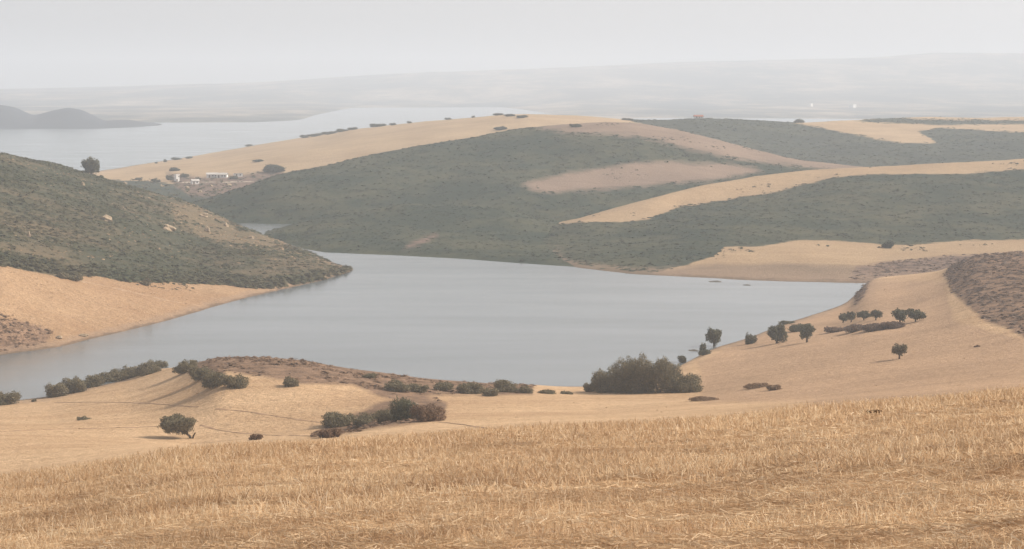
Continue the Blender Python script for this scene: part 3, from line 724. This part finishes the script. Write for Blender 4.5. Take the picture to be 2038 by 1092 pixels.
def tree(px, py, wp, hp, label, mat=None, group='trees on the dry slopes', trunk=0.3, shift=0.0, lobes=7, twin=False, squash=1.0):
    base, sc = put(px, py)
    w_, h_ = wp * sc, hp * sc
    e = link('tree', None); e.location = (base[0], base[1], base[2] - 0.1)
    tag(e, label, 'tree', group)
    leaf = max(0.14, min(0.6, 0.26 * base[1] / 480))
    z0 = h_ * trunk
    sx = shift * w_
    L = [(cx + sx, cy, cz, rx, ry, rz * squash) for (cx, cy, cz, rx, ry, rz) in blob_lobes(w_ * 1.05, (h_ - z0) * 1.05, z0 * .92, lobes)]
    co, q = crown(L, leaf, 1.6)
    link('crown', mesh_from('crown', co, quads=q, smooth=False), mat or ML_olive, e)
    r0 = max(0.16, h_ * .055)
    st = [tube([(0, 0, -.3), (sx * .1, 0, z0 * .6), (sx * .35, 0, z0 * 1.1), (sx * .7, 0, z0 + (h_ - z0) * .45)], [r0 * 1.35, r0, r0 * .85, r0 * .4], 8)]
    for k, (cx, cy, cz, rx, ry, rz) in enumerate(L[1:]):
        st.append(tube([(sx * .25, 0, z0 * .85), ((cx + sx * .25) / 2, cy / 2, (cz + z0) / 2 - .1 * h_ * .2), (cx, cy, cz)], [r0 * .55, r0 * .38, r0 * .15], 5))
    if twin:
        st.append(tube([(r0, 0, -.3), (h_ * .12, 0, z0 * .7), (h_ * .2, 0, z0 * 1.25)], [r0 * .9, r0 * .7, r0 * .4], 7))
    c2, q2 = join(st)
    link('trunk', mesh_from('trunk', c2, quads=q2), MB_bark, e)
    return e

# the lone tree on the near slope
tree(380, 872, 88, 46, 'lone olive-green tree leaning left on the golden slope, its crown wide and low', trunk=0.22, shift=-0.30, twin=True, squash=0.95, lobes=10)
# hedge and bushes along the near shore
G = 'bushes along the near lake shore'
for px, py, wp, hp, lab in [
    (14, 804, 52, 29, 'dark bush cut by the left edge of the picture at the waterline'),
    (112, 789, 46, 32, 'rounded bush at the lower left end of the shoreline hedge'),
    (150, 781, 42, 37, 'taller pointed bush second from the lower left end of the shoreline hedge'),
    (187, 769, 40, 27, 'low bush third from the lower left end of the shoreline hedge'),
    (225, 759, 50, 26, 'wide low bush in the middle of the shoreline hedge'),
    (262, 751, 46, 28, 'bush just right of the middle of the shoreline hedge'),
    (294, 745, 46, 33, 'full bush near the upper right end of the shoreline hedge'),
    (320, 733, 26, 20, 'small bush closing the upper right end of the shoreline hedge'),
    (370, 740, 44, 30, 'bush at the upper left of the four-bush clump on the near brow'),
    (400, 754, 42, 28, 'second bush down in the four-bush clump on the near brow'),
    (426, 769, 52, 36, 'large bush low in the four-bush clump on the near brow'),
    (468, 770, 46, 30, 'rightmost bush of the four-bush clump on the near brow'),
    (386, 716, 15, 9, 'tiny bush against the water above the four-bush clump'),
    (580, 768, 32, 21, 'single dark bush below the brown scrubby bank'),
    (68, 799, 9, 7, 'tiny bush at the waterline between the cut-off bush and the hedge')]:
    shrub(px, py, wp, hp, lab, ML_olive, G)
G = 'small shrubs scattered on the golden slope'
for px, py, wp, hp, lab, mt in [
    (510, 875, 27, 17, 'small round brown bush on the slope right of the lone tree', ML_brown),
    (166, 835, 26, 8, 'low flat dark shrub alone on the slope at left', ML_olive),
    (1508, 771, 44, 12, 'low brown brush strip on the right slope above the field edge, its left half', ML_weed),
    (1540, 776, 30, 13, 'low brown brush strip on the right slope above the field edge, its right half', ML_weed),
    (1400, 797, 60, 9, 'thin dry weeds on the slope below the big thicket', ML_weed)]:
    shrub(px, py, wp, hp, lab, mt, G)
G = 'bushes in the gully above the stubble field'
for px, py, wp, hp, lab, mt in [
    (676, 846, 66, 29, 'wide dark bush at the left end of the gully bushes', ML_olive),
    (728, 844, 56, 24, 'low dark bush second from left in the gully', ML_olive),
    (770, 840, 50, 32, 'dark bush in the middle of the gully bushes', ML_olive),
    (806, 836, 58, 54, 'tallest grey green bush at the right end of the gully', ML_grey),
    (852, 838, 66, 44, 'dry brown bush right of the tallest gully bush', ML_brown),
    (656, 870, 46, 22, 'dry brown bush below the left end of the gully bushes', ML_brown)]:
    shrub(px, py, wp, hp, lab, mt, G)
G = 'bushes on the brow beside the water'
for px, py, wp, hp, lab in [
    (735, 752, 30, 11, 'low bush on the brow at the right end of the brown bank'),
    (790, 778, 50, 24, 'bush on the brow straight above the gully bushes'),
    (832, 780, 38, 20, 'bush on the brow just right above the tallest gully bush'),
    (884, 776, 42, 20, 'leftmost of the dark bushes on the brow right of the gully'),
    (936, 782, 52, 27, 'widest dark bush on the brow right of the gully'),
    (976, 788, 34, 18, 'low bush standing nearest the field on the brow right of the gully'),
    (1008, 779, 50, 27, 'rounded dark bush on the brow where the water begins to show'),
    (1046, 782, 28, 17, 'last small bush of the brow row before the bare gap'),
    (1090, 783, 34, 10, 'low flat bush alone in the gap left of the big thicket'),
    (1128, 784, 24, 7, 'very low brush tuft close to the left foot of the big thicket')]:
    shrub(px, py, wp, hp, lab, ML_olive, G)
G = 'bushes of the big thicket by the water'
for px, py, wp, hp, lab in [
    (1174, 779, 26, 22, 'small round bush at the left foot of the big thicket'),
    (1214, 780, 72, 56, 'left bush of the big thicket by the water'),
    (1258, 781, 84, 74, 'tall middle-left bush of the big thicket by the water'),
    (1312, 781, 96, 79, 'tallest and widest bush of the big thicket by the water'),
    (1366, 780, 62, 46, 'sloping right-hand bush of the big thicket by the water')]:
    shrub(px, py, wp, hp, lab, ML_olive, G, lobes=8)
# trees and bushes on the right-hand shore
G = 'trees on the right-hand shore'
tree(1358, 693, 20, 19, 'small round tree standing at the water left of the shore trees', ML_grey, G, .1)
tree(1421, 691, 36, 38, 'round-crowned tree at the tip of the right-hand bank', ML_grey, G, .2)
tree(1546, 683, 40, 39, 'broad square-crowned tree on the right-hand shore', ML_grey, G, .12)
tree(1606, 681, 33, 36, 'upright tree with a bare trunk beside the shore spit', ML_grey, G, .28)
tree(1790, 714, 33, 30, 'lone small tree in the middle of the right-hand slope', ML_olive, G, .28)
G = 'bushes on the right-hand shore'
for px, py, wp, hp, lab in [
    (1399, 692, 15, 24, 'thin upright bush left of the round-crowned tree'),
    (1403, 706, 24, 14, 'low bush at the waterline below the round-crowned tree'),
    (1493, 684, 22, 25, 'pointed bush midway between the round-crowned and square-crowned trees'),
    (1590, 658, 44, 18, 'bush on the shore spit behind the upright tree'),
    (1568, 644, 30, 8, 'low dark brush at the tip of the shore spit')]:
    shrub(px, py, wp, hp, lab, ML_grey, G)
G = 'trees of the slope grove'
for px, py, wp, hp, lab in [
    (1678, 642, 20, 21, 'leftmost tree of the grove on the right-hand slope'),
    (1694, 641, 22, 23, 'second tree from left in the grove on the right-hand slope'),
    (1719, 637, 28, 21, 'third tree from left in the grove on the right-hand slope'),
    (1743, 637, 25, 22, 'fourth tree from left in the grove on the right-hand slope'),
    (1791, 643, 36, 29, 'tall full tree near the right end of the grove'),
    (1822, 640, 40, 25, 'rightmost spreading tree of the grove')]:
    tree(px, py, wp, hp, lab, ML_grey, G, .22)
G = 'low hedge below the grove'
for px, py, wp, hp, lab in [
    (1664, 660, 46, 12, 'left end of the low brown hedge below the grove'),
    (1702, 659, 50, 17, 'second bush of the low brown hedge below the grove'),
    (1742, 657, 50, 19, 'third bush of the low brown hedge below the grove'),
    (1778, 653, 44, 18, 'right end of the low brown hedge below the grove')]:
    shrub(px, py, wp, hp, lab, ML_heath, G)
# far shrubs and trees
G = 'shrubs at the edge of the left hill'
shrub(290, 567, 20, 16, 'small separate bush below the scrub edge of the left hill', ML_olive, G)
shrub(150, 557, 28, 15, 'dark bush at the scrub edge where the track meets it', ML_olive, G)
shrub(124, 552, 26, 13, 'low bush left of the track end under the left hill', ML_olive, G)
tree(181, 347, 38, 33, 'big dark round tree on the skyline of the left hill before the lagoon', ML_grey, 'far trees', .1)
G = 'shrubs on the far golden hill'
for px, py, wp, hp, lab in [
    (352, 318, 18, 6, 'flat dark shrub on the low lagoon shore right of the skyline tree'),
    (376, 315, 14, 5, 'small shrub on the lagoon shore beside the flat dark one'),
    (329, 322, 7, 6, 'tiny round shrub on the lagoon shore'),
    (311, 325, 5, 4, 'tiniest shrub on the lagoon shore'),
    (545, 342, 44, 17, 'dark oval thicket at the edge of the big hill on the golden slope'),
    (516, 321, 22, 5, 'low dark shrub on the golden slope above the oval thicket'),
    (347, 340, 20, 8, 'dark shrub on the flat behind the white building'),
    (496, 291, 16, 5, 'first low shrub on the crest of the golden hill from the left'),
    (606, 274, 16, 7, 'left end shrub of the crest hedge on the golden hill'),
    (628, 271, 28, 7, 'second shrub of the crest hedge on the golden hill'),
    (655, 267, 28, 7, 'middle shrub of the crest hedge on the golden hill'),
    (680, 262, 26, 7, 'fourth shrub of the crest hedge on the golden hill'),
    (702, 258, 20, 6, 'right end shrub of the crest hedge on the golden hill'),
    (752, 250, 30, 7, 'longish dark shrub on the crest right of the hedge'),
    (782, 247, 14, 5, 'small dark shrub on the crest right of the longish one'),
    (815, 243, 9, 5, 'tiny shrub on the crest of the golden hill'),
    (892, 238, 14, 5, 'small shrub just under the crest of the golden hill'),
    (942, 232, 6, 5, 'lonely dot of a shrub near the hilltop'),
    (992, 229, 18, 5, 'left shrub of the short hedge on the hilltop'),
    (1015, 231, 22, 6, 'middle shrub of the short hedge on the hilltop'),
    (1038, 234, 22, 6, 'right shrub of the short hedge on the hilltop'),
    (995, 258, 24, 8, 'shrub standing where the golden hill meets the big dark hill'),
    (1145, 252, 24, 7, 'shrub on the pinkish bare strip'),
    (1590, 244, 20, 10, 'dark round bush on the far right ridge line'),
    (1250, 239, 24, 5, 'low shrub on the ridge right of the hilltop')]:
    shrub(px, py, wp, hp, lab, ML_scrubD, G, lobes=4)
shrub(1767, 493, 22, 17, 'single dark tree-like bush on the golden field across the lake', ML_scrubD, 'shrubs across the lake')
shrub(1945, 690, 10, 5, 'tiny dry tuft on the right-hand slope under the heath', ML_brown, 'shrubs across the lake')

# dark dry weed sticking up in the stubble at the right
fx, fy = 0, 0
u_, tv_ = ray(1738, 830)
ys = np.linspace(25, 64, 400); g_ = field_z(u_ * ys, ys) - (CAMZ + ys * tv_); k_ = int(np.argmin(np.abs(g_)))
e = link('dry_weed', None); e.location = (u_ * ys[k_], ys[k_], float(field_z(np.array([u_ * ys[k_]]), np.array([ys[k_]]))[0]))
tag(e, 'small dark dry weed sticking out of the stubble at right', 'weed')
co, q = crown([(-.07, 0, .12, .10, .08, .07), (.08, 0, .13, .10, .08, .04)], 0.04, 0.6)
link('foliage', mesh_from('foliage', co, quads=q, smooth=False), leaf_mat('dark_weed', [(0.14, 0.085, 0.05), (0.22, 0.14, 0.08)]), e)
c2, q2 = join([tube([(0, 0, -.03), (-.05, 0, .08), (-.14, 0, .15)], [.012, .01, .005], 5), tube([(0, 0, -.03), (.06, .01, .09), (.2, 0, .14)], [.012, .01, .005], 5)])
link('stem', mesh_from('stem', c2, quads=q2), MB_bark, e)

# ------------------------------------------------------------------ rocks
rk = NB('pale_rock', 0.9, 0.2)
rk.color(rk.ramp(rk.noise(0.8, 6, 0.7), [(0.3, (0.26, 0.19, 0.12)), (0.7, (0.46, 0.36, 0.25))])); rk.bump(rk.noise(1.5, 6, 0.7), 0.8, 0.3)
def rock(px, py, wp, hp, label, group):
    base, sc = put(px, py)
    import bmesh
    bm = bmesh.new(); bmesh.ops.create_icosphere(bm, subdivisions=3, radius=1.0)
    s1, s2, s3 = random.random() * 9, random.random() * 9, random.random() * 9
    for v in bm.verts:
        c = v.co
        k = 1 + .28 * math.sin(c.x * 3.1 + s1) * math.cos(c.y * 2.7 + s2) + .16 * math.sin(c.z * 6 + s3 + c.x * 5) + random.uniform(-.05, .05)
        c = c * k
        v.co = (c.x * wp * sc * .5, c.y * wp * sc * .42, max(-.5, c.z) * hp * sc * .85)
    me = bpy.data.meshes.new('rock'); bm.to_mesh(me); bm.free()
    o = link('rock', me, rk.m); o.location = (base[0], base[1], base[2] + hp * sc * .1); o.rotation_euler = (0, random.uniform(-.15, .15), random.uniform(0, 3))
    tag(o, label, 'rock', group)
G = 'pale rocks on the left hill'
for px, py, wp, hp, lab in [
    (212, 438, 24, 10, 'pale rock outcrop alone in the middle of the left hill'),
    (335, 457, 26, 11, 'pale rock outcrop right of the middle of the left hill'),
    (413, 461, 12, 10, 'pale rock high on the right shoulder of the left hill'),
    (403, 430, 20, 6, 'flat pale rock at the skyline of the left hill'),
    (450, 450, 12, 6, 'small pale rock on the descending edge of the left hill'),
    (500, 474, 14, 5, 'flat pale rock lower on the descending edge of the left hill'),
    (560, 497, 12, 5, 'lowest pale rock on the descending edge of the left hill'),
    (118, 672, 16, 5, 'flat pale rock by the water under the left slope, the left one'),
    (166, 668, 18, 4, 'flat pale rock by the water under the left slope, the right one'),
    (165, 368, 8, 6, 'tiny pale rock near the skyline tree'),
    (58, 470, 8, 8, 'small pale rock at the left side of the left hill')]:
    rock(px, py, wp, hp, lab, G)
G = 'pale rubble near the white building'
for px, py, wp, hp, lab in [
    (372, 374, 9, 4, 'pale rubble stone just below the tall white building'),
    (398, 382, 12, 4, 'flat pale rubble slab lowest before the big dark hill'),
    (420, 371, 9, 4, 'pale rubble stone below the left pale shed'),
    (455, 369, 12, 4, 'pale rubble slab below the right pale shed'),
    (436, 379, 8, 3, 'small pale rubble stone between the slabs and the dark hill'),
    (322, 371, 8, 4, 'pale rubble stone left of the tall white building'),
    (248, 366, 12, 4, 'pale stone in the green ground right of the skyline tree')]:
    rock(px, py, wp, hp, lab, G)
G = 'small trees near the white building'
for px, py, wp, hp, lab in [
    (338, 358, 16, 12, 'round dark tree touching the left side of the tall white building'),
    (368, 352, 16, 8, 'low dark tree behind the right side of the tall white building'),
    (394, 358, 12, 8, 'small tree between the tall white building and the sheds'),
    (466, 356, 16, 8, 'low tree at the right end of the pale sheds'),
    (310, 362, 18, 8, 'wide low bush further left of the tall white building'),
    (276, 358, 14, 7, 'low bush between the skyline tree and the white building')]:
    shrub(px, py, wp, hp, lab, ML_grey, G, lobes=4, cat='tree', name='tree')

# mud islets in the lake
mud = NB('mud', 0.8, 0.3); mud.color(mud.ramp(mud.noise(0.8, 5), [(0.35, (0.05, 0.045, 0.035)), (0.65, (0.10, 0.085, 0.06))]))
for px, py, wp, label in [(1424, 560, 30, 'dark mud islet low in the far water of the lake'), (1487, 567, 18, 'smaller dark mud islet right of the low one'), (1380, 697, 22, 'thin dark mud islet beside the small round tree at the water')]:
    u_, tv_ = ray(px, py); y_ = -CAMZ / tv_; sc_ = y_ / FPX
    n, m = 28, 5; co = []
    for i in range(m + 1):
        r = i / m
        for j in range(n):
            a = 2 * math.pi * j / n
            k = 1 + .25 * math.sin(3 * a + px) + .15 * math.sin(7 * a)
            co.append((r * k * wp * sc_ * .5 * math.cos(a), r * k * wp * sc_ * .55 * math.sin(a), .32 * (1 - r * r) - .08 + .05 * math.sin(5 * a + 9 * r)))
    qd = [[i * n + j, i * n + (j + 1) % n, (i + 1) * n + (j + 1) % n, (i + 1) * n + j] for i in range(m) for j in range(n)]
    o = link('mud_islet', mesh_from('mud_islet', co, quads=np.array(qd)), mud.m); o.location = (u_ * y_, y_, 0)
    tag(o, label, 'islet', 'mud islets in the lake')

# ------------------------------------------------------------------ dirt tracks
tm = NB('dirt_track', 0.95, 0.1); tm.color(tm.ramp(tm.noise(0.5, 5), [(0.35, (0.27, 0.175, 0.108)), (0.65, (0.42, 0.285, 0.175))]))
tl = NB('pale_road', 0.95, 0.1); tl.color(tl.ramp(tl.noise(0.3, 4), [(0.35, (0.40, 0.33, 0.26)), (0.65, (0.55, 0.47, 0.38))]))
def path(sheet, pts, width, mat, label):
    P3 = []
    for k in range(len(pts) - 1):
        n = max(4, int(abs(pts[k + 1][0] - pts[k][0]) / 3))
        for i in range(n + (k == len(pts) - 2)):
            t = i / n
            h = sheet.hit(pts[k][0] * (1 - t) + pts[k + 1][0] * t, pts[k][1] * (1 - t) + pts[k + 1][1] * t)
            if h is not None: P3.append(h)
    P3 = np.array(P3)
    ker = np.ones(5) / 5
    P3[:, 1] = np.convolve(np.pad(P3[:, 1], 2, mode='edge'), ker, 'valid')
    T = np.gradient(P3[:, :2], axis=0); T /= np.linalg.norm(T, axis=1, keepdims=True) + 1e-9
    Nn = np.stack([-T[:, 1], T[:, 0]], -1)
    co = []
    for k, p in enumerate(P3):
        wd = width * (0.55 + 0.6 * math.sin(k * .37) * math.sin(k * .13 + 1) + 0.15 * math.sin(k * 1.9))
        for s in (-1, -.33, .33, 1):
            x, y = p[0] + Nn[k, 0] * wd * .5 * s, p[1] + Nn[k, 1] * wd * .5 * s
            co.append((x, y, sheet.z_at(x, y) + (0.10 if abs(s) < .5 else -0.02)))
    qd = [[k * 4 + j, k * 4 + j + 1, k * 4 + 5 + j, k * 4 + 4 + j] for k in range(len(P3) - 1) for j in range(3)]
    tag(link('path', mesh_from('path', co, quads=np.array(qd)), mat), label, None, None, 'structure')
path(near, [(-60, 862), (60, 856), (160, 853), (250, 851), (330, 848)], 1.6, tm.m, 'dirt track across the slope left of the lone tree')
path(near, [(400, 845), (430, 855), (470, 861), (540, 866), (620, 868)], 1.4, tm.m, 'dirt track bending right of the lone tree')
path(near, [(430, 813), (500, 820), (560, 830), (640, 841)], 1.4, tm.m, 'dirt track running down to the gully bushes')
path(near, [(110, 801), (200, 800), (290, 802), (395, 810)], 1.2, tm.m, 'faint dirt track under the shoreline hedge')
path(near, [(860, 838), (920, 845), (975, 853), (1060, 851)], 1.2, tm.m, 'faint dirt track right of the gully')
path(left, [(150, 557), (200, 567), (260, 580), (330, 597), (400, 609)], 3.0, tm.m, 'dark track crossing the golden strip under the left hill')
path(far, [(362, 363), (400, 362), (450, 362), (505, 361)], 14.0, tl.m, 'pale dirt road beside the white building')

# ------------------------------------------------------------------ buildings
wall_w = NB('white_wall', 0.8, 0.2); wall_w.color(wall_w.ramp(wall_w.noise(0.9, 5), [(0.3, (0.68, 0.66, 0.62)), (0.7, (0.82, 0.81, 0.78))])); wall_w = wall_w.m
roof_p = NB('pale_roof', 0.7, 0.2); roof_p.color(roof_p.ramp(roof_p.noise(0.6, 5), [(0.3, (0.45, 0.42, 0.38)), (0.7, (0.62, 0.6, 0.56))])); roof_p = roof_p.m
roof_r = NB('red_roof', 0.8, 0.2); roof_r.color(roof_r.ramp(roof_r.noise(0.6, 5), [(0.3, (0.28, 0.10, 0.07)), (0.7, (0.42, 0.17, 0.11))])); roof_r = roof_r.m
dark_p = NB('dark_opening', 0.5, 0.4); dark_p.color((0.05, 0.05, 0.055)); dark_p = dark_p.m
wood_p = NB('wooden_door', 0.7, 0.2); wood_p.color((0.12, 0.09, 0.07)); wood_p = wood_p.m
def box(cx, cy, cz, sx, sy, sz):
    co = np.array([[cx + i * sx / 2, cy + j * sy / 2, cz + k * sz / 2] for k in (-1, 1) for j in (-1, 1) for i in (-1, 1)])
    return co, np.array([[0, 2, 3, 1], [4, 5, 7, 6], [0, 1, 5, 4], [2, 6, 7, 3], [0, 4, 6, 2], [1, 3, 7, 5]])
def bpart(name, parts, mat, parent):
    c, q = join(parts); return link(name, mesh_from(name, c, quads=q, smooth=False), mat, parent)
def house(pos, L, D, Hh, label, roof='flat', rmat=None, nwin=2, rz=0.0, group=None):
    e = link('house', None); e.location = pos; e.rotation_euler = (0, 0, rz)
    tag(e, label, 'building', group)
    bpart('wall', [box(0, 0, Hh / 2 - .5, L, D, Hh + 1.0)], wall_w, e)
    if roof == 'flat':
        bpart('roof', [box(0, 0, Hh + .12, L + .4, D + .4, .22), box(0, -D / 2 - .05, Hh + .38, L + .4, .25, .3)], rmat or roof_p, e)
    else:
        rh = D * .28
        co = np.array([(-L / 2 - .4, -D / 2 - .4, Hh - .05), (L / 2 + .4, -D / 2 - .4, Hh - .05), (L / 2 + .4, 0, Hh + rh), (-L / 2 - .4, 0, Hh + rh), (-L / 2 - .4, D / 2 + .4, Hh - .05), (L / 2 + .4, D / 2 + .4, Hh - .05)])
        co = np.concatenate([co, co + np.array([0, 0, .22])])
        q = np.array([[6, 7, 8, 9], [9, 8, 11, 10], [3, 2, 1, 0], [4, 5, 2, 3], [0, 1, 7, 6], [4, 10, 11, 5], [0, 6, 9, 3], [3, 9, 10, 4], [1, 2, 8, 7], [2, 5, 11, 8]])
        link('roof', mesh_from('roof', co, quads=q, smooth=False), rmat or roof_p, e)
    d = bpart('door', [box(-L * .25 if nwin else 0, -D / 2 - .02, 1.05, min(1.1, L * .35), .1, 2.1)], wood_p, e)
    for k in range(nwin):
        xw = L * (0.0 + .28 * (k + 1) / nwin) if L < 6 else -L * .05 + (k + .5) * L * .5 / nwin
        wn = bpart('window', [box(xw, -D / 2 - .02, Hh * .62 if L > 4 else Hh * .75, min(1.0, L * .22), .1, 1.0)], dark_p, e)
    return e
b, _ = put(352, 361); house(b, 3.2, 3.4, 5.6, 'small tall white building beside the pale road near the lagoon', 'flat', wall_w, 1, 0.7)
b, _ = put(422, 353); house(b, 9, 5, 2.6, 'low pale farm shed behind the pale road, the left one', 'gable', roof_p, 2, .15, 'low pale sheds behind the road')
b, _ = put(442, 353); house(b, 9, 5, 2.4, 'low pale farm shed behind the pale road, the right one', 'gable', roof_p, 2, -.1, 'low pale sheds behind the road')
b, _ = put(388, 366); house(b, 6, 4, 2.6, 'small pale hut below the road between the tall white building and the sheds', 'gable', roof_p, 1, .5)
b, _ = put(474, 351); house(b, 7, 5, 2.4, 'small pale hut right of the pale sheds', 'flat', roof_p, 1, .3)
b, _ = put(1390, 235); house(b, 9, 5, 1.7, 'low shed with a reddish roof on the far ridge', 'gable', roof_r, 2, .1)
for px, py, L, lab in [(1612, 212, 15, 'small white farmhouse on the hazy plain, the left one'), (1697, 214, 22, 'larger white farmhouse on the hazy plain, the right one')]:
    h = plain.hit(px, py); house(h, L, 14, 10, lab, 'flat', wall_w, 3, 0.95, 'white farmhouses on the plain')

# ------------------------------------------------------------------ haze
hz = bpy.data.materials.new('haze'); hz.use_nodes = True
ht = hz.node_tree
ht.nodes.remove(ht.nodes['Principled BSDF'])
pv = ht.nodes.new('ShaderNodeVolumePrincipled')
pv.inputs['Color'].default_value = (0.825, 0.895, 0.985, 1)
pv.inputs['Density'].default_value = 0.00020
pv.inputs['Anisotropy'].default_value = 0.10
ht.links.new(pv.outputs[0], ht.nodes['Material Output'].inputs['Volume'])
bx = box(0, 7500, 150, 35000, 20000, 320)
o = link('haze', mesh_from('haze', bx[0], quads=bx[1], smooth=False), hz)
tag(o, 'pale haze over the whole landscape', 'haze', None, 'stuff')
